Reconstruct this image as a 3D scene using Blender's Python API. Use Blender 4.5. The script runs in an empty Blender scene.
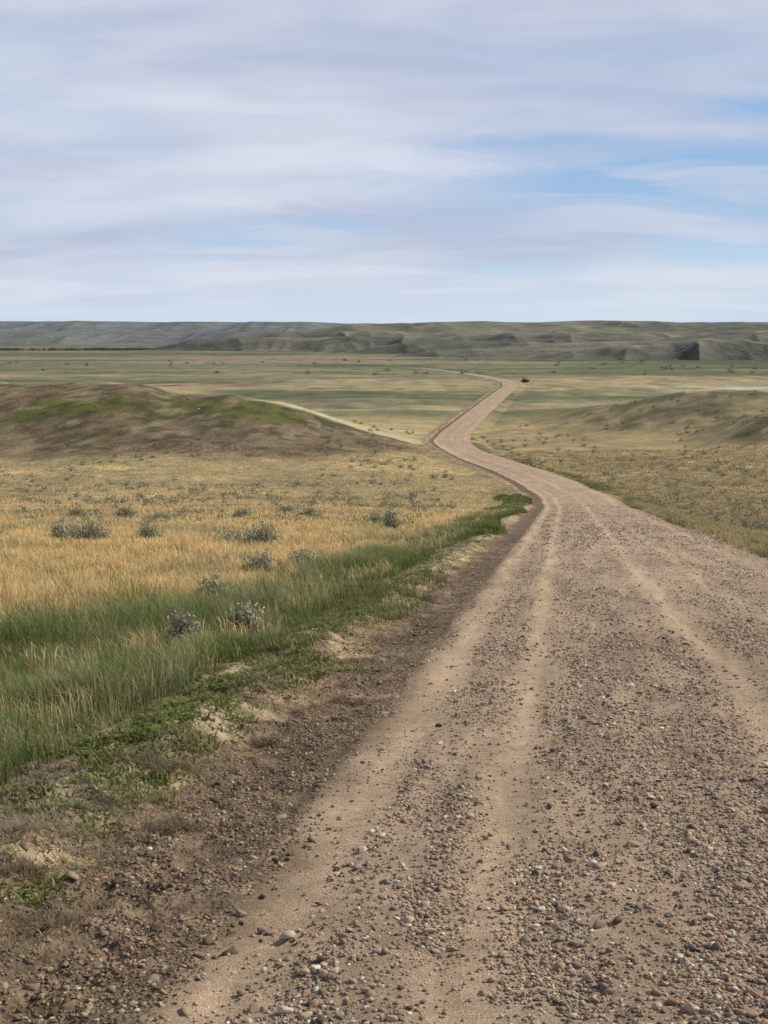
import bpy, math, numpy as np
from mathutils import Vector
rng=np.random.default_rng(7)
C=bpy.context
# ---------------------------------------------------------------- noise
def _h(ix,iy,seed):
    n=(ix*374761393+iy*668265263+seed*982451653)&0xffffffff
    n=((n^(n>>13))*1274126177)&0xffffffff
    n=(n^(n>>16))&0xffffffff
    return (n&0xffffff)/float(0xffffff)
def vn(x,y,seed=0):
    x=np.asarray(x,float);y=np.asarray(y,float)
    ix=np.floor(x).astype(np.int64);iy=np.floor(y).astype(np.int64)
    fx=x-ix;fy=y-iy
    fx=fx*fx*fx*(fx*(fx*6-15)+10);fy=fy*fy*fy*(fy*(fy*6-15)+10)
    a=_h(ix,iy,seed);b=_h(ix+1,iy,seed);c=_h(ix,iy+1,seed);d=_h(ix+1,iy+1,seed)
    return (a*(1-fx)+b*fx)*(1-fy)+(c*(1-fx)+d*fx)*fy
def fbm(x,y,o=4,seed=0):
    s=0;a=1;t=0
    for i in range(o):
        s=s+a*vn(x*2**i+17.3*i,y*2**i-9.1*i,seed+i);t+=a;a*=.5
    return s/t
def ss(x,a,b):
    t=np.clip((x-a)/(b-a),0,1);return t*t*(3-2*t)
# ---------------------------------------------------------------- terrain functions
_g=np.arange(-400,30000,1.0)
def smooth_tab(px,py,w):
    v=np.interp(_g,px,py)
    k=np.hanning(w);k/=k.sum()
    vp=np.pad(v,w//2,mode='edge')
    return np.convolve(vp,k,mode='valid')[:len(_g)]
PT=smooth_tab([-400,-60,-20,0,50,92,112,130,160,190,250,320,430,1000,2000,6000,30000],
 [12,6,2.16,0,-5.4,-9.9,-11.3,-12.2,-13.5,-14.6,-16.8,-17.9,-18.2,-19.5,-24,-34,-60],17)
XT=smooth_tab([-400,0,50,88,105,125,145,165,190,215,250,323,430,500,540,580,640,720,850,1100,30000],
 [-40,1.5,8.0,12.9,14.5,14.8,14.0,12.2,10.3,10.3,12.6,21,35.3,45,48,47,41.6,29,5,-60,-60],17)
def prof(y): return np.interp(y,_g,PT)
def xc(y): return np.interp(y,_g,XT)
def gy(y,c,wa,wb):
    return np.where(y<c,np.exp(-((y-c)/wa)**2),np.exp(-((y-c)/wb)**2))
def hillL(x,y):
    xx=x+5*(fbm(x/30,y/30,2,31)-.5)
    H=np.interp(xx,[-400,-120,-75,-55,-42,-35,-30,-15,-5,3,9],[7,7,9.8,9.0,9.3,9.2,8.2,6.3,3.4,1.2,0])
    r=(1-np.abs(2*fbm(x/16,y/60,3,41)-1))
    return H*gy(y+2*x*0.05,198,27+6*ss(x,-50,-20),60)*(0.84+0.20*r)
def hillR(x,y):
    H1=np.interp(x,[30,38,48,58,72,95,140,400],[0,1.6,4.6,6.9,7.0,5.5,7,6])
    H2=np.interp(x,[43,49,55,70,120,400],[0,1.8,4.2,6.9,6,5])
    r=(1-np.abs(2*fbm(x/14,y/50,3,43)-1))
    return np.maximum(H1*gy(y,262,36,70),H2*gy(y,200,16,40))*(.84+.19*r)
def shoulder(e):
    return np.interp(e,[-40,-14,-6,-3.2,-2.0,-1.5,-1.1,-.8,-.4,-.1,0,.6,2.75,4.9,5.5,5.8,6.2,8.5,12,20],
                      [0,0,-.08,-.16,-.02,.05,.09,.0,-.03,-.01,0,.015,.05,.015,0,.05,.06,-.35,-.1,0])
def terrain(x,y):
    e=x-xc(y)+2.75
    z=prof(y)+hillL(x,y)+hillR(x,y)
    d=np.abs(e-2.75)
    z=z+ss(d,4,22)*(fbm(x/14,y/18,3,5)-.5)*1.0*ss(900-y,0,500)+ss(d,2.9,6)*(fbm(x/1.7,y/1.7,3,6)-.5)*.16
    return z+shoulder(e),e
def micro(x,y,e):
    near=ss(60-y,0,40)
    out=ss(-e,0.02,.35)
    rough=(fbm(x*3.2,y*3.2,3,11)-.5)*.15*ss(-e,.2,.9)*ss(e,-3,-1.2)
    rough=rough+(fbm(x*13,y*13,3,12)-.5)*.065*out
    return rough*near
# ---------------------------------------------------------------- colour functions
def mixc(a,b,t):
    t=np.asarray(t)[...,None];return a*(1-t)+b*t
def A(*c): return np.array(c,float)
TAN=A(.45,.335,.23);GRV=A(.335,.25,.178);SOIL=A(.14,.10,.068);STRAW=A(.38,.31,.20)
GOLD=A(.51,.385,.19);OLIVE=A(.34,.275,.15);PLAIN=A(.19,.175,.105);GREEN=A(.10,.12,.04)
def band(e,c,w): return np.exp(-((e-c)/w)**2)
def smoothtrack(e,y):
    j=(vn(y/6,e*0,3)-.5)*.14;k=.7+.5*vn(y/4,e*1.5,4)
    q=e+j
    return np.clip(band(q,.22,.22)+.9*k*band(q,1.0,.13)+.9*k*band(q,2.6,.18)+.5*k*band(q,3.5,.14)+.6*k*band(q,4.9,.2),0,1)
def road_col(x,y,e):
    t=smoothtrack(e,y)*(.5+.6*fbm(x*1.3,y*.35,3,21))
    c=mixc(GRV,TAN,np.clip(t+.12+.5*(fbm(e*2.5,y*.15,4,22)-.5)*2,0,1))
    c=c*(.82+.36*fbm(x*9,y*9,3,23))[...,None]*(.86+.28*fbm(x*.8,y*.25,3,25))[...,None]
    c=mixc(c,SOIL*1.5,.35*ss(fbm(e*4,y*.5,4,26),.55,.7)*ss(e,.3,.6))
    dark=ss(-(e+.4*(fbm(x*2,y*1.2,4,24)-.5)),-.24,.1)
    c=mixc(c,SOIL*1.15,dark*.85)
    c=mixc(c,PLAIN,ss(y,620,760)*.6)
    return c
def ground_col(x,y,e):
    n=fbm(x/5,y/7,4,51);nb=fbm(x/25,y/40,4,52)
    field=mixc(GOLD,OLIVE,ss(y+50*(nb-.5),60,120))
    field=mixc(field,OLIVE*.72,ss(n,.5,.72)*.6)
    field=mixc(field,GOLD*.95,ss(fbm(x/14,y/9,3,64),.50,.64)*ss(y,60,100)*.8)
    rs=ss(e,5,9)
    field=mixc(field,mixc(OLIVE*.72,GOLD*.72,ss(n,.42,.68)*.8),rs)
    hl=hillL(x,y)
    m=ss(hl+1.2*(fbm(x/4,y/8,3,65)-.5),.35,1.3)*ss(205-y,-4,6)*ss(x+ (y-150)*.35,-50,-36)
    hc=mixc(A(.15,.11,.07),A(.095,.10,.028),ss(fbm(x/7,y/8,5,53),.46,.54)*ss(hl,1.2,4.0))
    hc=mixc(hc,A(.24,.19,.125),ss(fbm(x/3,y/4,5,54),.52,.64)*.7)
    hc=mixc(hc,A(.05,.045,.026),ss(fbm(x/1.5,y/2,4,66),.50,.60)*.75)
    field=mixc(field,hc,m)
    lim=192+3*(fbm(x/6,y*0,3,69)-.5)
    field=mixc(field,A(.40,.35,.235),ss(x,-22,-14)*ss(hl,.3,.8)*ss(y-lim,0,3)*ss(215-y,0,14))  # pale band paints the sunlit edge along the left hill's crest
    hr=hillR(x,y)
    hrc=mixc(A(.22,.18,.10),A(.11,.10,.052),ss(fbm(x/8,y/10,5,55),.42,.6))
    field=mixc(field,hrc*(.6+.8*fbm(x/1.6,y/3,4,67))[...,None],ss(hr,.4,2))
    b=fbm(x/200,y/75,4,56)
    pc=mixc(PLAIN,A(.105,.125,.06),ss(b,.42,.54))
    pc=mixc(pc,A(.33,.265,.155),ss(fbm(x/110,y/40,4,57),.48,.6)*.85*ss(900-y,0,400))
    pc=mixc(pc,A(.10,.115,.07),ss(y,600,1000)*.6)
    pc=mixc(pc,A(.25,.21,.14),ss(fbm(x/300,y/130,4,70),.5,.6)*.8*ss(y,700,900))
    pc=mixc(pc,A(.06,.07,.045),ss(fbm(x/120,y/90,5,73),.56,.64)*.65*ss(y,600,800))
    pc=mixc(pc,A(.42,.39,.31),band((y-470)/1.0,0,28)*ss(x,70,110)*ss(fbm(x/30,y/20,3,58),.4,.55))
    pc=mixc(pc,A(.14,.095,.075),band(y,520,22)*ss(x+20,0,-60)*ss(fbm(x/30,y/15,3,68),.45,.55)*.85)
    pc=pc*(.45+1.0*fbm(x/6,y/13,5,59))[...,None]
    c=mixc(field,pc,ss(y,270,360)*(1-.0*m))
    g=ss(-e,1.0,2.0)*ss(e,-4.5,-2.8)*ss(140-y,0,40)
    c=mixc(c,mixc(GREEN,STRAW*.8,ss(fbm(x*1.6,y*1.6,3,60),.42,.6)),g*.9)
    s=ss(-e,.65,.95)*ss(e,-2.6,-1.8)
    c=mixc(c,mixc(STRAW*.85,SOIL*1.2,ss(fbm(x*2.5,y*2.5,4,61),.45,.65)),s*.9)
    s2=ss(-e+.4*(fbm(x*1.5,y*1.5,3,71)-.5),-.3,.0)*ss(e+.5*(fbm(x*1.7,y*1.7,3,72)-.5),-1.0,-.6)
    c=mixc(c,SOIL*(.6+.9*fbm(x*6,y*6,3,62))[...,None],s2)
    r=ss(e,5.4,5.7)*ss(-e,-8.5,-6.5)*ss(300-y,0,80)
    c=mixc(c,mixc(GREEN*.8,GOLD*.8,ss(fbm(x/2,y/5,3,63),.4,.6)),r*.85)
    c=mixc(c,TAN*.8,ss(e,-.05,.1)*ss(-e,-5.6,-5.45)*ss(780-y,0,60))
    return c
# ---------------------------------------------------------------- mesh helper
def mk(name,V,F,col=None,mat=None,smooth=False):
    V=np.asarray(V,np.float32);F=np.asarray(F,np.int32);k=F.shape[1]
    me=bpy.data.meshes.new(name)
    me.vertices.add(len(V));me.vertices.foreach_set('co',V.ravel())
    me.loops.add(F.size);me.loops.foreach_set('vertex_index',F.ravel())
    me.polygons.add(len(F));me.polygons.foreach_set('loop_start',np.arange(0,F.size,k,dtype=np.int32))
    if smooth: me.polygons.foreach_set('use_smooth',np.ones(len(F),bool))
    me.update(calc_edges=True)
    if col is not None:
        a=me.attributes.new('Col','FLOAT_COLOR','POINT')
        cc=np.ones((len(V),4),np.float32);cc[:,:3]=np.clip(col,0.004,.9);a.data.foreach_set('color',cc.ravel())
    if mat: me.materials.append(mat)
    ob=bpy.data.objects.new(name,me);C.scene.collection.objects.link(ob)
    return ob
def gridf(nr,nc):
    i=np.arange(nr-1)[:,None]*nc+np.arange(nc-1)[None,:]
    return np.stack([i,i+1,i+nc+1,i+nc],-1).reshape(-1,4)
# ---------------------------------------------------------------- materials
def mat_col(name,rough=.95,noise=None,bump=0,bscale=60,trans=0,spec=.15):
    m=bpy.data.materials.new(name);m.use_nodes=True;nt=m.node_tree;N=nt.nodes;L=nt.links
    p=N['Principled BSDF'];p.inputs['Roughness'].default_value=rough
    p.inputs['Specular IOR Level'].default_value=spec
    at=N.new('ShaderNodeAttribute');at.attribute_name='Col';col=at.outputs['Color']
    tc=N.new('ShaderNodeTexCoord')
    for (sc,lo,hi) in (noise or []):
        nz=N.new('ShaderNodeTexNoise');nz.inputs['Scale'].default_value=sc;nz.inputs['Detail'].default_value=3;nz.inputs['Roughness'].default_value=.65
        L.new(tc.outputs['Object'],nz.inputs['Vector'])
        mr=N.new('ShaderNodeMapRange');mr.inputs['From Min'].default_value=.3;mr.inputs['From Max'].default_value=.7
        mr.inputs['To Min'].default_value=lo;mr.inputs['To Max'].default_value=hi
        L.new(nz.outputs['Fac'],mr.inputs['Value'])
        mx=N.new('ShaderNodeVectorMath');mx.operation='SCALE'
        L.new(col,mx.inputs[0]);L.new(mr.outputs[0],mx.inputs['Scale']);col=mx.outputs[0]
    L.new(col,p.inputs['Base Color'])
    if bump:
        nz=N.new('ShaderNodeTexNoise');nz.inputs['Scale'].default_value=bscale;nz.inputs['Detail'].default_value=4;nz.inputs['Roughness'].default_value=.7
        L.new(tc.outputs['Object'],nz.inputs['Vector'])
        b=N.new('ShaderNodeBump');b.inputs['Strength'].default_value=1;b.inputs['Distance'].default_value=bump
        L.new(nz.outputs['Fac'],b.inputs['Height']);L.new(b.outputs[0],p.inputs['Normal'])
    if trans:
        t=N.new('ShaderNodeBsdfTranslucent');L.new(col,t.inputs['Color'])
        mx=N.new('ShaderNodeMixShader');mx.inputs[0].default_value=trans
        L.new(p.outputs[0],mx.inputs[1]);L.new(t.outputs[0],mx.inputs[2]);L.new(mx.outputs[0],N['Material Output'].inputs['Surface'])
    return m
M_ground=mat_col('prairie_ground',noise=[(.35,.75,1.25),(3.0,.55,1.45),(30,.72,1.28)],bump=.1,bscale=5)
M_road=mat_col('gravel_road_surface',noise=[(1.2,.9,1.1),(18,.84,1.16),(110,.58,1.42)],bump=.011,bscale=105)
M_stone=mat_col('stone',rough=.85,spec=.3)
M_soil=mat_col('soil')
M_grass=mat_col('grass_blades',rough=.7,trans=.35)
M_hill=mat_col('hill_grassland',noise=[(.012,.8,1.2),(.06,.7,1.3)],bump=4,bscale=.035)
M_leaf=mat_col('sage_leaves',rough=.8,trans=.2)
# ---------------------------------------------------------------- ground sheet
def growing(a,b,step,rate):
    v=[a]
    while v[-1]<b: v.append(v[-1]+max(step,rate*abs(v[-1])))
    return np.array(v)
rows=np.concatenate([[-380,-250,-160,-100,-60,-35,-20,-10,-5,-2,0,1,2],growing(2.6,11,.026,.0),growing(11.04,26000,.045,.008)])
half=growing(4.2,16000,.09,.022)
cols=np.concatenate([-half[::-1],np.arange(-4.15,-2.4,.026),np.arange(-2.38,4.11,.14),half])
Y,S=np.meshgrid(rows,cols,indexing='ij')
X=S+xc(Y)
Z,E=terrain(X,Y)
Z=Z+micro(X,Y,E)
Z=Z-.05*ss(E,-.02,.2)*ss(-E,-5.52,-5.3)*1.0-ss(E,-.02,.2)*ss(-E,-5.52,-5.3)*Y.clip(0,700)*.0006*ss(800-Y,0,60)
G=ground_col(X,Y,E)
mk('prairie_ground',np.stack([X,Y,Z],-1).reshape(-1,3),gridf(*X.shape),G.reshape(-1,3),M_ground,True)
# ---------------------------------------------------------------- road
r2=np.concatenate([np.arange(-30,2.5,1.0),growing(2.6,770,.022,.0065)])
ec=np.concatenate([[-.35,-.25],np.arange(-.18,5.69,.032),[5.75,5.85]])
def road_z(X,Y,E):
    z=terrain(X,Y)[0]+.012
    n=ss(90-Y,0,60)
    t=smoothtrack(E,Y)
    z=z-.018*t*n+n*(fbm(E*5,Y*.6,3,71)-.5)*.045+n*(fbm(X*16,Y*16,3,72)-.5)*.022*(1-.5*t)
    tr=np.sin(2*np.pi*(Y*9+np.abs(E-.22)*9))*.006*ss(.2-np.abs(E-.24),0,.04)*ss(vn(Y*1.1,E*0,8),.3,.5)*ss(22-Y,0,6)
    z=z+tr
    z=z-.09*ss(-E,-.05,.3)-.09*ss(E,5.4,5.85)
    z=z+ss(Y,60,300)*.05
    return z
Y,Ee=np.meshgrid(r2,ec,indexing='ij')
X=Ee-2.75+xc(Y)
Z=road_z(X,Y,Ee)
mk('gravel_road',np.stack([X,Y,Z],-1).reshape(-1,3),gridf(*X.shape),road_col(X,Y,Ee).reshape(-1,3),M_road,True)
# ---------------------------------------------------------------- stones
def ico(sub):
    import bmesh
    bm=bmesh.new();bmesh.ops.create_icosphere(bm,subdivisions=sub,radius=1)
    v=np.array([q.co[:] for q in bm.verts]);f=np.array([[q.index for q in g.verts] for g in bm.faces]);bm.free();return v,f
def stones(P,R,colr,sub=1,flat=.6,sink=.25,jit=.28):
    v,f=ico(sub);n=len(P);k=len(v)
    variants=v[None]*(1+jit*(rng.random((24,k,1))*2-1)*(1 if sub==1 else .45))
    if sub>1:
        for i in range(24):
            for _ in range(8):
                d=rng.normal(size=3);d/=np.linalg.norm(d);c=.35+.35*rng.random()
                pr=variants[i]@d;variants[i]-=np.clip(pr-c,0,None)[:,None]*d
    vi=variants[rng.integers(0,24,n)]
    sc=np.stack([R*(.85+.6*rng.random(n)),R*(.7+.4*rng.random(n)),R*flat*(.7+.6*rng.random(n))],-1)
    vi=vi*sc[:,None,:]
    a=rng.random(n)*6.283;ca,sa=np.cos(a),np.sin(a)
    tl=(rng.random(n)-.5)*.8
    x,y,z=vi[...,0],vi[...,1],vi[...,2]
    y,z=y*np.cos(tl)[:,None]-z*np.sin(tl)[:,None],y*np.sin(tl)[:,None]+z*np.cos(tl)[:,None]
    x,y=x*ca[:,None]-y*sa[:,None],x*sa[:,None]+y*ca[:,None]
    W=np.stack([x,y,z],-1)+P[:,None,:];W[...,2]+=(R*flat*(1-2*sink)*.8)[:,None]
    F=(f[None]+np.arange(n)[:,None,None]*k).reshape(-1,3)
    return W.reshape(-1,3),F,np.repeat(colr,k,0)
def join(name,parts,mat,smooth=False):
    V=[];F=[];K=[];o=0
    for v,f,c in parts: V.append(v);F.append(f+o);K.append(c);o+=len(v)
    return mk(name,np.concatenate(V),np.concatenate(F),np.concatenate(K),mat,smooth)
PAL=np.array([[.25,.185,.135],[.38,.29,.21],[.19,.15,.12],[.34,.235,.16],[.48,.41,.33],[.12,.10,.085],[.25,.215,.18],[.56,.50,.42],[.30,.185,.12]])
def pal(n):
    p=np.array([.2,.18,.13,.15,.09,.11,.08,.03,.08]);p/=p.sum()
    return PAL[rng.choice(len(PAL),n,p=p)]*(.75+.45*rng.random((n,1)))
def scatter(n,y0,y1,pw,emin=-.1):
    u=rng.random(n)
    y=(y0**(1-pw)+u*(y1**(1-pw)-y0**(1-pw)))**(1/(1-pw))
    xl=np.maximum(xc(y)-2.75+emin,-.29*y-.8);xr=np.minimum(xc(y)+2.75+.1,.29*y+1.2)
    x=xl+(xr-xl)*rng.random(n)
    e=x-xc(y)+2.75
    t=smoothtrack(e,y)
    dens=np.clip(.8-.85*t,.10,1)*(.25+1.0*ss(fbm(x*2.2,y*.6,4,81),.38,.60))
    dens=dens*np.where((e>.42)&(e<.75),1.4,1)*np.where((e>1.15)&(e<2.3),1.3,1)*np.where(e<.1,.4,1)
    k=rng.random(n)<dens
    return x[k],y[k],e[k]
gp=[]
for n,y0,y1,pw,rm,sg,lo,hi,sub in [(120000,3.3,17,1.5,.0048,.4,.003,.010,1),(15000,3.3,19,1.5,.0108,.42,.007,.028,2),
                              (62000,9,38,1.25,.0078,.42,.005,.026,1),(26000,28,110,1.5,.0145,.4,.010,.035,1)]:
    x,y,e=scatter(n,y0,y1,pw)
    fade=ss(y,y0,y0*1.5) if y0>5 else 1
    k=rng.random(len(x))<fade*np.ones(len(x))*(1-ss(y,y1*.6,y1)*.9);x,y,e=x[k],y[k],e[k]
    R=np.clip(np.exp(np.log(rm)+sg*rng.normal(size=len(x))),lo,hi)
    z=road_z(x,y,e)
    gp.append(stones(np.stack([x,y,z],-1),R,pal(len(x)),sub,.66,.25))
join('gravel',gp,M_stone)
cp=[]
for n,rm,sg,hi,sub in [(62000,.0048,.45,.011,1),(4200,.011,.45,.030,2)]:
    y=3.2*(30/3.2)**rng.random(n);e=-rng.gamma(2.0,.45,n)+.12;x=e-2.75+xc(y)
    k=(x>-.3*y-1)&(e>-2.6)&(rng.random(n)<.9*ss(fbm(x*2.5,y*2.5,3,91),.28,.6));x,y,e=x[k],y[k],e[k]
    z=terrain(x,y)[0]+micro(x,y,e)
    R=np.clip(np.exp(np.log(rm)+sg*rng.normal(size=len(x))),.003,hi)
    c=np.where(rng.random((len(x),1))<.15,pal(len(x)),np.where(rng.random((len(x),1))<.35,STRAW*.7,SOIL*(.7+.9*rng.random((len(x),1)))))
    cp.append(stones(np.stack([x,y,z],-1),R,c,sub,.6,.42,.8))
join('soil_clods',cp,M_soil)
# ---------------------------------------------------------------- blades
def blades(P,h,w,lean,az,face,cb,ct,mid=.55,mw=.85):
    n=len(P)
    d=np.stack([np.cos(az),np.sin(az),np.zeros(n)],-1);s=np.stack([np.cos(face),np.sin(face),np.zeros(n)],-1)*w[:,None]*.5
    up=np.array([0,0,1.])
    p1=P+d*(lean*h*.35)[:,None]+up*(h*mid)[:,None]
    p2=P+d*(lean*h)[:,None]+up*(h*(1-.35*lean))[:,None]
    V=np.stack([P-s,P+s,p1+s*mw,p1-s*mw,p2],1)
    F=np.array([[0,1,2],[0,2,3],[3,2,4]])[None]+np.arange(n)[:,None,None]*5
    cm=cb*.45+ct*.55
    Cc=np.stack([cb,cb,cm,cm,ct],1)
    return V.reshape(-1,3),F.reshape(-1,3),Cc.reshape(-1,3)
def tufts(cx,cy,nb,rad,hm,wm,lm,cb,ct,hv=.35,mid=.55,mw=.85,cv=.25):
    n=len(cx)*nb
    X=np.repeat(cx,nb);Y=np.repeat(cy,nb);r=np.repeat(rad*np.ones(len(cx)),nb)*np.sqrt(rng.random(n));a=rng.random(n)*6.283
    x=X+r*np.cos(a);y=Y+r*np.sin(a)
    z,e=terrain(x,y);z=z+micro(x,y,e)-.01
    hh=np.repeat(hm*np.ones(len(cx))*(1+hv*.8*(rng.random(len(cx))-.5)*2),nb)*(1-hv*rng.random(n))
    w=np.repeat(wm*np.ones(len(cx)),nb)*(.7+.6*rng.random(n))
    lean=np.clip(lm*(.3+1.3*rng.random(n)),0,1.5)
    az=np.where(rng.random(n)<.45,a,np.repeat(rng.normal(2.9,.7,len(cx)),nb)+rng.normal(0,.5,n))
    tc=np.repeat(1+cv*(rng.random((len(cx),1))-.5)*2,nb,0)*(1+.25*(rng.random((n,1))-.5))
    cb=np.repeat(np.broadcast_to(cb,(len(cx),3)),nb,0)*tc;ct=np.repeat(np.broadcast_to(ct,(len(cx),3)),nb,0)*tc
    return blades(np.stack([x,y,z],-1),hh,w,lean,az,rng.random(n)*3.1416,cb,ct,mid,mw)
def psel(n,y0,y1,pw,left=True,emax=-1.0,ext=.30,off=2.5):
    u=rng.random(n);y=(y0**(1-pw)+u*(y1**(1-pw)-y0**(1-pw)))**(1/(1-pw))
    if left:
        xl=-ext*y-off;xr=xc(y)-2.75+emax
    else:
        xl=xc(y)+2.75+.1;xr=np.maximum(ext*y+off,xl+.5)
    x=xl+(xr-xl)*rng.random(n);return x,y,x-xc(y)+2.75
def greenness(x,y,e):
    lim=2.7+1.8*(16/np.maximum(y,9))**2
    return (1-ss(-e+2.4*(fbm(x/1.5,y/2.5,3,101)-.5),lim*.75,lim*1.2))
gold_parts=[];green_parts=[];weed_parts=[];dry=[]
x,y,e=psel(30000,6.5,75,.25,emax=-1.7)
g=greenness(x,y,e);pick=rng.random(len(x))
gk=(pick<g*.88+.02)&(rng.random(len(x))<.45+.9*ss(fbm(x,y,2,103),.3,.6))
ok=(pick>=g*.88+.02)
gx,gyy=x[ok],y[ok]
hs=.23+.20*fbm(gx/2,gyy/2,3,102)
var=ss(fbm(gx/3,gyy/5,3,104),.4,.65)[:,None]
br=(rng.random((len(gx),1))<.12)
gcT=np.where(br,A(.44,.29,.15),A(.86,.64,.33)*(1-var)+A(.66,.55,.31)*var)
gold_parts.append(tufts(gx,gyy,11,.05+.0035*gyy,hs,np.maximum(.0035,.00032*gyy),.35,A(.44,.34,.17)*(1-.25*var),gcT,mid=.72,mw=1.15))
x1,y1,e1=x[gk],y[gk],e[gk]
hs=(.28+.34*ss(fbm(x1/1.3,y1/1.8,2,105),.35,.65))*np.clip(1-(y1-20)/100,.55,1)*np.interp(-e1,[1.7,2.4,4],[.5,1.,1])
kind=rng.random((len(x1),1))
cbb=np.where(kind<.25,A(.15,.16,.09),np.where(kind<.38,A(.24,.21,.11),A(.06,.09,.02)))
ctt=np.where(kind<.25,A(.34,.35,.21),np.where(kind<.38,A(.52,.44,.24),A(.18,.24,.06)))
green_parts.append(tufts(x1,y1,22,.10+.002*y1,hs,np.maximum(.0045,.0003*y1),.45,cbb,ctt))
y=rng.uniform(12,105,5000);e=-1.15-1.8*rng.random(5000)**1.1-.35*np.sin(y/4)-.5*(vn(y/2.3,y*0,66)-.5);x=e-2.75+xc(y)
k=rng.random(len(y))<.25+.95*ss(fbm(x/1.2,y/3,2,131),.38,.6);x,y=x[k],y[k]
sv=rng.random((len(x),1))
green_parts.append(tufts(x,y,14,.14,.12+.28*vn(y/3,x*0,7),np.maximum(.006,.00033*y),.45,A(.055,.08,.022)*(1-sv*.3)+A(.2,.16,.09)*sv*.3,A(.14,.19,.05)*(1-.3*sv)+A(.4,.34,.2)*.3*sv))
x,y,e=psel(30000,5.0,50,.8,emax=-.55,ext=.3,off=1)
k=(e>-3.0)&(rng.random(len(x))<ss(fbm(x*2.2,y*1.5,4,110),.41,.55)*ss(-e+1.1*(fbm(x*1.3,y*.9,3,112)-.5),.6,1.2)*.85*(.10+.90*ss(y+1.5*(fbm(x,y,2,113)-.5),6.6,8.4)));x,y=x[k],y[k]
sv=rng.random((len(x),1))
weed_parts.append(tufts(x,y,14,.05+.1*rng.random(len(x)),.035+.05*rng.random(len(x)),.008,.9,A(.085,.105,.03),A(.195,.24,.06)*(1-.4*sv)+A(.28,.27,.13)*.4*sv,mid=.6,mw=1.4,cv=.35))
x,y,e=psel(36000,4.0,42,.8,emax=-.5,ext=.3,off=1);k=(e>-3.4)&(rng.random(len(x))<ss(fbm(x*1.8,y*1.8,4,111),.36,.52)*ss(-e,.5,1.1));x,y=x[k],y[k]
dk=rng.random((len(x),1))
dry.append(tufts(x,y,12,.09,.06,.0035,1.4,A(.26,.20,.13)*(.4+.6*dk),A(.62,.52,.37)*(.35+.65*dk)))
for (cx,cy) in [(-1.16,7.55),(-1.3,7.5),(-1.45,5.5),(-1.6,5.4),(-.3,10.3),(-2.0,6.1),(-2.2,6.9),(-1.25,5.0),(-.75,8.7),(-1.0,6.4)]:
    dry.append(tufts(np.full(12,cx)+rng.normal(0,.05,12),np.full(12,cy)+rng.normal(0,.04,12),45,.05,.07,.0035,1.4,A(.10,.07,.045),A(.30,.23,.15)))
x,y,e=psel(19000,70,190,.5,emax=-1.2,ext=.31,off=4);kk=hillL(x,y)<2;x,y=x[kk],y[kk]
v=ss(fbm(x/9,y/14,3,120),.42,.62)[:,None]
gold_parts.append(tufts(x,y,8,.35,.22,.035,.5,A(.37,.30,.165),A(.70,.56,.33)*(1-v)+A(.40,.34,.20)*v))
x,y,e=psel(16000,22,190,.8,left=False,ext=.31,off=4);kk=(hillR(x,y)<2)&(x<.31*y+5);x,y,e=x[kk],y[kk],e[kk]
gr=(rng.random(len(x))<.18)[:,None]
gold_parts.append(tufts(x,y,9,.08+.0018*y,.24,np.maximum(.008,.0003*y),.5,np.where(gr,A(.12,.12,.06),A(.28,.225,.125)),np.where(gr,A(.27,.26,.15),A(.54,.43,.25))))
y=24*(170/24)**rng.random(5200);e=5.75+2.4*rng.random(5200)**1.3+.3*np.sin(y/5);x=e-2.75+xc(y)
k=(rng.random(len(y))<.15+.95*ss(fbm(x/2,y/5,2,132),.4,.58));x,y=x[k],y[k]
sv=rng.random((len(x),1))
green_parts.append(tufts(x,y,13,.16,.2,np.maximum(.007,.0003*y),.5,A(.06,.08,.025),A(.17,.20,.06)*(1-.45*sv)+A(.45,.36,.2)*.45*sv))
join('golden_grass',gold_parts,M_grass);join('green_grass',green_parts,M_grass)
join('roadside_weeds',weed_parts,M_grass);join('dry_grass_litter',dry,M_grass)
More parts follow.
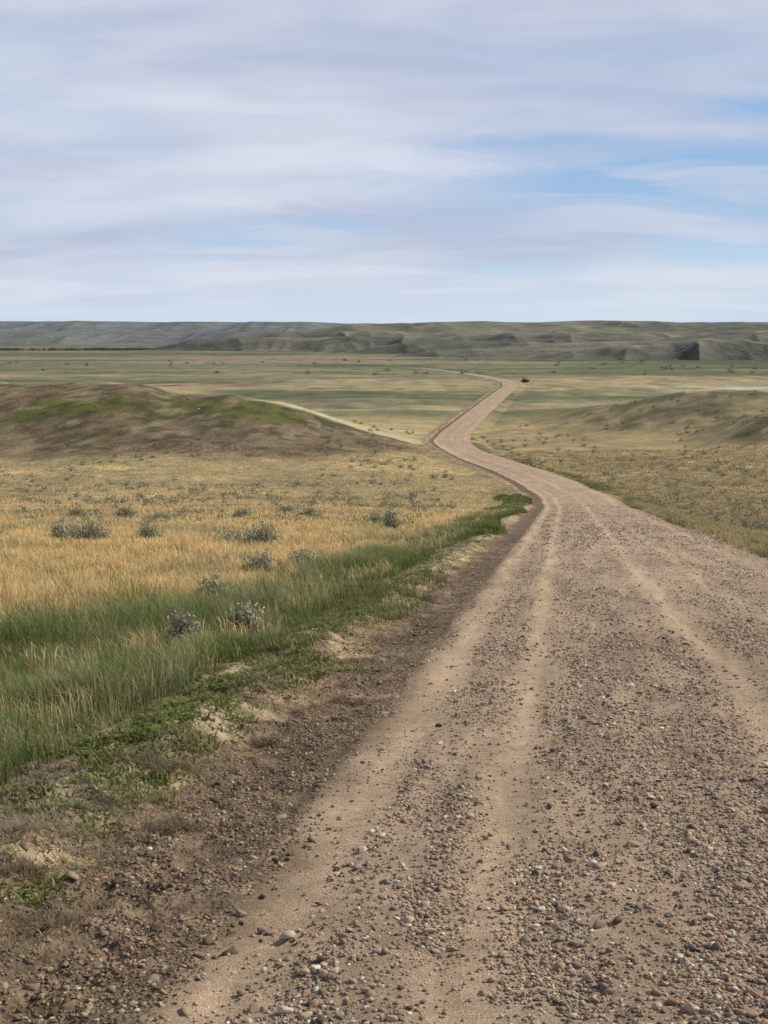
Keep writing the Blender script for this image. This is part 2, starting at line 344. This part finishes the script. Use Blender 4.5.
# ---------------------------------------------------------------- sagebrush
def sage_geo(cx,cy,wd,ht,nst=60,nl=16,ls=.04,tint=1.0):
    z0=float(terrain(np.array([cx]),np.array([cy]))[0][0])
    az=rng.random(nst)*6.283;sp=np.sqrt(rng.random(nst));lump=.6+.7*vn(az*1.6,az*0+cx,5)
    tips=np.stack([cx+np.cos(az)*sp*wd*.5*lump,cy+np.sin(az)*sp*wd*.42*lump,z0+ht*(1-.55*sp**2)*(.55+.55*rng.random(nst))],-1)
    base=np.array([cx,cy,z0])+rng.normal(0,.04,(nst,3))*[1,1,.1]
    L=tips-base
    parts=[]
    s=np.cross(L,rng.normal(size=(nst,3)));s/=np.linalg.norm(s,axis=1)[:,None];s*=.005+.0001*cy
    V=np.stack([base-s,base+s,(base+L*.5+s),(base+L*.5-s),tips],1).reshape(-1,3)
    F=(np.array([[0,1,2],[0,2,3],[3,2,4]])[None]+np.arange(nst)[:,None,None]*5).reshape(-1,3)
    parts.append((V,F,np.tile(A(.14,.115,.08),(len(V),1))))
    n=nst*nl;t=.35+.7*rng.random(n);p=np.repeat(base,nl,0)+np.repeat(L,nl,0)*t[:,None]+rng.normal(0,ls*.7,(n,3))
    shade=(.65+.7*rng.random((n,1)))*tint
    col=A(.34,.34,.235)*shade
    d=rng.normal(size=(n,3))+[0,0,.9];d/=np.linalg.norm(d,axis=1)[:,None];s=np.cross(d,rng.normal(size=(n,3)));s/=np.linalg.norm(s,axis=1)[:,None];s*=ls*.2
    d*=ls*(.7+.6*rng.random((n,1)))
    V=np.stack([p-s*.5,p+s*.5,p+d*.6+s,p+d*.6-s,p+d],1).reshape(-1,3)
    F=(np.array([[0,1,2],[0,2,3],[3,2,4]])[None]+np.arange(n)[:,None,None]*5).reshape(-1,3)
    parts.append((V,F,np.repeat(col,5,0)))
    return parts
for (cx,cy,w,h) in [(-7.4,34,1.4,.78),(-7.0,33.6,.9,.66),(-8.1,34.5,.4,.66),(-5.9,35,.7,.68),(-3.4,34,1.7,.72),(-2.9,33.6,.7,.86),(.25,46,.6,1.0),
                    (-2.2,25,.9,.50),(-1.5,26,.8,.5),(-.1,28.5,.9,.48),(-2.4,19.5,.5,.42),(-1.5,14.8,.5,.38),(-2.0,13.6,.4,.42),(-9.0,56,1.0,.6),(-6.2,60,1.1,.65),(-11.5,62,1.3,.7),
                    (-3.1,58,1.0,.6),(-13.2,60,1.1,.6),(-4.6,66,1.1,.6),(-.3,52,.9,.6)]:
    join('sagebrush',sage_geo(cx,cy,w,h,60,20,.042+.0006*cy),M_leaf)
parts=[]
def okp(x,y):
    e=x-float(xc(y))+2.75
    return e<-4.5 or e>7.5
cnt=0
while cnt<760:
    y=50*(280/50)**rng.random();x=rng.uniform(-.33,.33)*y+rng.normal(0,2)
    if not okp(x,y): continue
    if fbm(np.array([x/12]),np.array([y/20]),3,130)[0]<(.44 if x>xc(y) else .52): continue
    if x<0 and hillL(np.array([x]),np.array([y]))[0]>2.5: continue
    cnt+=1;sz=.25+.85*rng.random()**2
    parts+=sage_geo(x,y,sz*2.0,sz*.5,8,6,.10+.0005*y,.75)
join('distant_sagebrush',parts,M_leaf)
join('roadside_shrub',sage_geo(55,548,4.4,1.5,50,12,.4,.3),M_leaf)
parts=[]
for i in range(700):
    x=rng.uniform(-760,-190);y=1750+x*.1+60*(vn(np.array([x/80]),np.array([0]),9)[0]-.5)+rng.normal(0,14)
    s=rng.uniform(1.2,2.8)
    if vn(np.array([x/55]),np.array([y/60]),19)[0]<.40: continue
    parts+=sage_geo(x,y,s*4,s,9,6,1.0,.30)
for i in range(170):
    x=rng.uniform(-300,420);y=rng.uniform(620,1000)
    if vn(np.array([x/60]),np.array([y/40]),29)[0]<.6: continue
    s=rng.uniform(.5,1.0);parts+=sage_geo(x,y,s*5,s,7,5,.7,.4)
join('distant_trees',parts,M_leaf)
n=14
x=rng.uniform(-48,-14,n);y=rng.uniform(178,197,n);z=terrain(x,y)[0]
join('boulders',[stones(np.stack([x,y,z],-1),.12+.25*rng.random(n)**2,A(.30,.25,.19)*(.7+.5*rng.random((n,1))),2,.7,.3)],M_stone,True)
# ---------------------------------------------------------------- distant hills
T=np.linspace(-.62,.62,1300);ry=growing(780,9000,3,.0034)
Y,Tt=np.meshgrid(ry,T,indexing='ij');X=Tt*Y
def ridged(x,y,o,seed):
    s=0;a=1;t=0
    for i in range(o):
        s=s+a*(1-np.abs(2*vn(x*2**i+3.1*i,y*2**i+7.7*i,seed+i)-1));t+=a;a*=.5
    return s/t
wx=X+70*(fbm(X/220,Y/220,2,301)-.5)
yf=np.interp(Tt,[-.2,-.1,.0,.08,.17,.27,.62],[2100,1750,1550,1400,1300,1200,1150])+200*(fbm(Tt*9,Tt*0,3,140)-.5)
r=np.clip((Y-yf)/(2450-yf),0,1.0)
Hc=np.interp(Tt,[-.62,-.14,-.10,-.06,-.02,.02,.07,.10,.155,.19,.22,.27,.33,.62],[0,0,13,25,38,40,42.5,40,43,40.5,37.5,38,36,40])
Hc=Hc+2*(fbm(Tt*30,Tt*0,2,142)-.5)
rd=ridged(wx/330,Y/1500,3,150)
rd2=ridged(wx/120,Y/700,2,160)
rd3=ridged(wx/50,Y/160,2,163)
rs_=r+.30*(rd2-.5)+.26*(rd-.5)+.04*(rd3-.5)
env=.25*ss(r,0,.5)+.30*ss(rs_,.15,.5)+.45*ss(rs_,.45,.92)
env=env*(1-ss(r,.85,1))+1.0*ss(r,.85,1)
R1=Hc*env*ss(r,0,.06)*(1-ss(Y,2600,4200)*.8)-(1-r)*(1-rd3)*2.5
R3=np.zeros_like(R1)
for (t0,y0,h,wx0,wy0) in [(-.055,1750,18,150,100),(.02,1650,19,140,95),(.075,1450,15,130,90),(.12,1500,22,150,100),(.165,1250,15,120,80),
                          (.205,1080,13,95,65),(.25,1060,17,75,55),(.27,1300,22,140,90),(.31,1050,15,100,65),(.36,1250,20,140,90),(.43,1150,18,140,90),(-.02,1950,26,140,110),(.225,1550,25,140,100),(.13,1180,8,110,60)]:
    dx=(X-t0*y0+45*(fbm(X/70,Y/90,2,330)-.5)*2)/wx0;dy=(Y-y0+40*(rd3-.6))/wy0
    q2=np.clip(1-(dx*dx+dy*dy)*.55,0,1)
    R3=np.maximum(R3,h*ss(q2,0,1)**.8*(1-.35*(1-rd3)*(1-q2*.5)*1.5))
qb=(Y-(2300+300*(fbm(Tt*12,Tt*0,3,180)-.5)))/1500
ld=ridged(X/230,Y/2500,3,190);ld2=ridged(X/90,Y/900,2,194)
qs=qb+.32*(ld-.5)+.18*(ld2-.5)
q=np.clip(qb,0,1)
HL=49+6*(fbm(Tt*12,Tt*0,3,181)-.5)+2*np.clip(-Tt,0,.3)*10
envL=.18*ss(q,0,.4)+.30*ss(qs,.15,.45)+.52*ss(qs,.5,.9)
envL=envL*(1-ss(q,.85,1))+ss(q,.85,1)
R2=HL*envL*ss(q,0,.05)
H=np.maximum(np.maximum(np.maximum(R1,R3),R2),0)
Z=prof(Y)-1.2+H
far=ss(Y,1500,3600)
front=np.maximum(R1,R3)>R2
c=mixc(A(.155,.145,.092),A(.085,.09,.055),ss(fbm(X/110,Y/170,4,200),.40,.58))
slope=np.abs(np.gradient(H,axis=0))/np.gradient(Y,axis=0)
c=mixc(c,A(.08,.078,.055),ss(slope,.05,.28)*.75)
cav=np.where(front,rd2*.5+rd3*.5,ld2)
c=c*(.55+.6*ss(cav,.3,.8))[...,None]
c=mixc(c,A(.13,.145,.17),np.where(front,.22+.28*far,.38+.42*far))  # aerial haze painted into the hill colours, bluer with distance
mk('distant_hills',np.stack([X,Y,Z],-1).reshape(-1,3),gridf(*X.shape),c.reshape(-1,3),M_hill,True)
# ---------------------------------------------------------------- light & sky
AZ=math.radians(72);EL=math.radians(38)
sd=Vector((math.sin(AZ)*math.cos(EL),math.cos(AZ)*math.cos(EL),math.sin(EL)))
sun=bpy.data.lights.new('sun','SUN');sun.energy=5.0;sun.angle=math.radians(.6);sun.color=(1,.93,.81)
so=bpy.data.objects.new('sun',sun);so.rotation_euler=sd.to_track_quat('Z','Y').to_euler();so.location=(0,0,50);C.scene.collection.objects.link(so)
w=bpy.data.worlds.new('World');C.scene.world=w;w.use_nodes=True;nt=w.node_tree;N=nt.nodes;L=nt.links
bg=N['Background'];bg.inputs['Strength'].default_value=.108
sky=N.new('ShaderNodeTexSky');sky.sky_type='NISHITA';sky.sun_disc=False;sky.sun_elevation=EL;sky.sun_rotation=AZ;sky.altitude=900;sky.dust_density=.4
tc=N.new('ShaderNodeTexCoord');sx=N.new('ShaderNodeSeparateXYZ');L.new(tc.outputs['Generated'],sx.inputs[0])
def M(op,a,b=None,c=None,clamp=False):
    n=N.new('ShaderNodeMath');n.operation=op;n.use_clamp=clamp
    for i,v in enumerate((a,b,c)):
        if v is None: continue
        if hasattr(v,'is_linked') : L.new(v,n.inputs[i])
        else: n.inputs[i].default_value=v
    return n.outputs[0]
x_,y_,z_=sx.outputs
zz=M('MAXIMUM',z_,0.0);den=M('ADD',zz,.20)
px=M('DIVIDE',x_,den);py=M('DIVIDE',y_,den)
def cl_noise(sx_,sy_,rot,scale,detail,dist,off,rough=.5):
    cb=N.new('ShaderNodeCombineXYZ');L.new(px,cb.inputs[0]);L.new(py,cb.inputs[1]);cb.inputs[2].default_value=off
    mp=N.new('ShaderNodeMapping');mp.inputs['Rotation'].default_value=(0,0,rot);mp.inputs['Scale'].default_value=(sx_,sy_,1)
    L.new(cb.outputs[0],mp.inputs[0]);nz=N.new('ShaderNodeTexNoise');nz.inputs['Scale'].default_value=scale;nz.inputs['Detail'].default_value=detail
    nz.inputs['Distortion'].default_value=dist;nz.inputs['Roughness'].default_value=rough;L.new(mp.outputs[0],nz.inputs[0]);return nz.outputs['Fac']
n1=cl_noise(.9,1.0,.3,1.5,5,.4,1.3);n2=cl_noise(.8,1.8,.5,2.4,6,.5,5.1,.5);n3=cl_noise(.7,1.1,.45,1.0,4,.3,9.7,.45)
ym=M('MAXIMUM',y_,.05);a_=M('DIVIDE',x_,ym);e_=M('DIVIDE',zz,ym)
hole=None
for (a0,e0,wa,we,st) in [(.22,.104,.14,.024,1.45),(.27,.060,.08,.020,1.45),(-.085,.064,.07,.010,1.3),(.28,.157,.055,.013,1.3),(.10,.130,.07,.013,.5),(.09,.04,.06,.008,.7)]:
    tx=M('DIVIDE',M('SUBTRACT',a_,a0),wa);ty=M('DIVIDE',M('SUBTRACT',M('SUBTRACT',e_,e0),M('MULTIPLY',M('SUBTRACT',a_,a0),.06)),we)
    h=M('MULTIPLY',M('POWER',2.718,M('MULTIPLY',M('ADD',M('MULTIPLY',tx,tx),M('MULTIPLY',ty,ty)),-1.)),st)
    hole=h if hole is None else M('ADD',hole,h)
def MR(v,a,b,c,d):
    n=N.new('ShaderNodeMapRange');n.interpolation_type='SMOOTHSTEP';L.new(v,n.inputs[0])
    for i,q in enumerate((a,b,c,d)): n.inputs[i+1].default_value=q
    return n.outputs[0]
holeN=M('MULTIPLY',hole,MR(n2,.38,.62,1.1,.3))
cov=M('SUBTRACT',MR(n1,.3,.55,.75,.97),holeN,clamp=True)
cov=M('MULTIPLY',cov,MR(e_,0,.05,.35,1))
cc=N.new('ShaderNodeMix');cc.data_type='RGBA'
L.new(M('ADD',M('MULTIPLY',MR(n2,.38,.64,0,1),.4),M('MULTIPLY',MR(n3,.40,.6,0,1),.6)),cc.inputs[0])
cc.inputs[6].default_value=(4.5,5.05,6.5,1);cc.inputs[7].default_value=(6.7,6.95,7.8,1)
bl=N.new('ShaderNodeMix');bl.data_type='RGBA';L.new(MR(e_,0,.12,0,1),bl.inputs[0]);bl.inputs[6].default_value=(5.5,6.8,8.3,1);bl.inputs[7].default_value=(2.8,4.5,7.1,1)
blue=N.new('ShaderNodeMix');blue.data_type='RGBA';blue.inputs[0].default_value=.88;L.new(sky.outputs[0],blue.inputs[6]);L.new(bl.outputs[2],blue.inputs[7])
mx=N.new('ShaderNodeMix');mx.data_type='RGBA';L.new(cov,mx.inputs[0]);L.new(blue.outputs[2],mx.inputs[6]);L.new(cc.outputs[2],mx.inputs[7])
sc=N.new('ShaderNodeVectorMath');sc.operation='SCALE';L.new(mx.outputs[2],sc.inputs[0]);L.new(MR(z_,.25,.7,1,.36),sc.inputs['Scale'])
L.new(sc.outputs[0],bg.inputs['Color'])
# ---------------------------------------------------------------- camera
cam=bpy.data.cameras.new('camera');co=bpy.data.objects.new('camera',cam);C.scene.collection.objects.link(co)
cam.sensor_fit='VERTICAL';cam.sensor_height=36;cam.lens=36*1400/1024;cam.clip_start=.1;cam.clip_end=60000
co.location=(0,0,1.65);co.rotation_euler=(math.radians(90-7.41),0,0)
C.scene.camera=co
C.scene.view_settings.view_transform='Standard';C.scene.view_settings.look='None';C.scene.view_settings.exposure=0
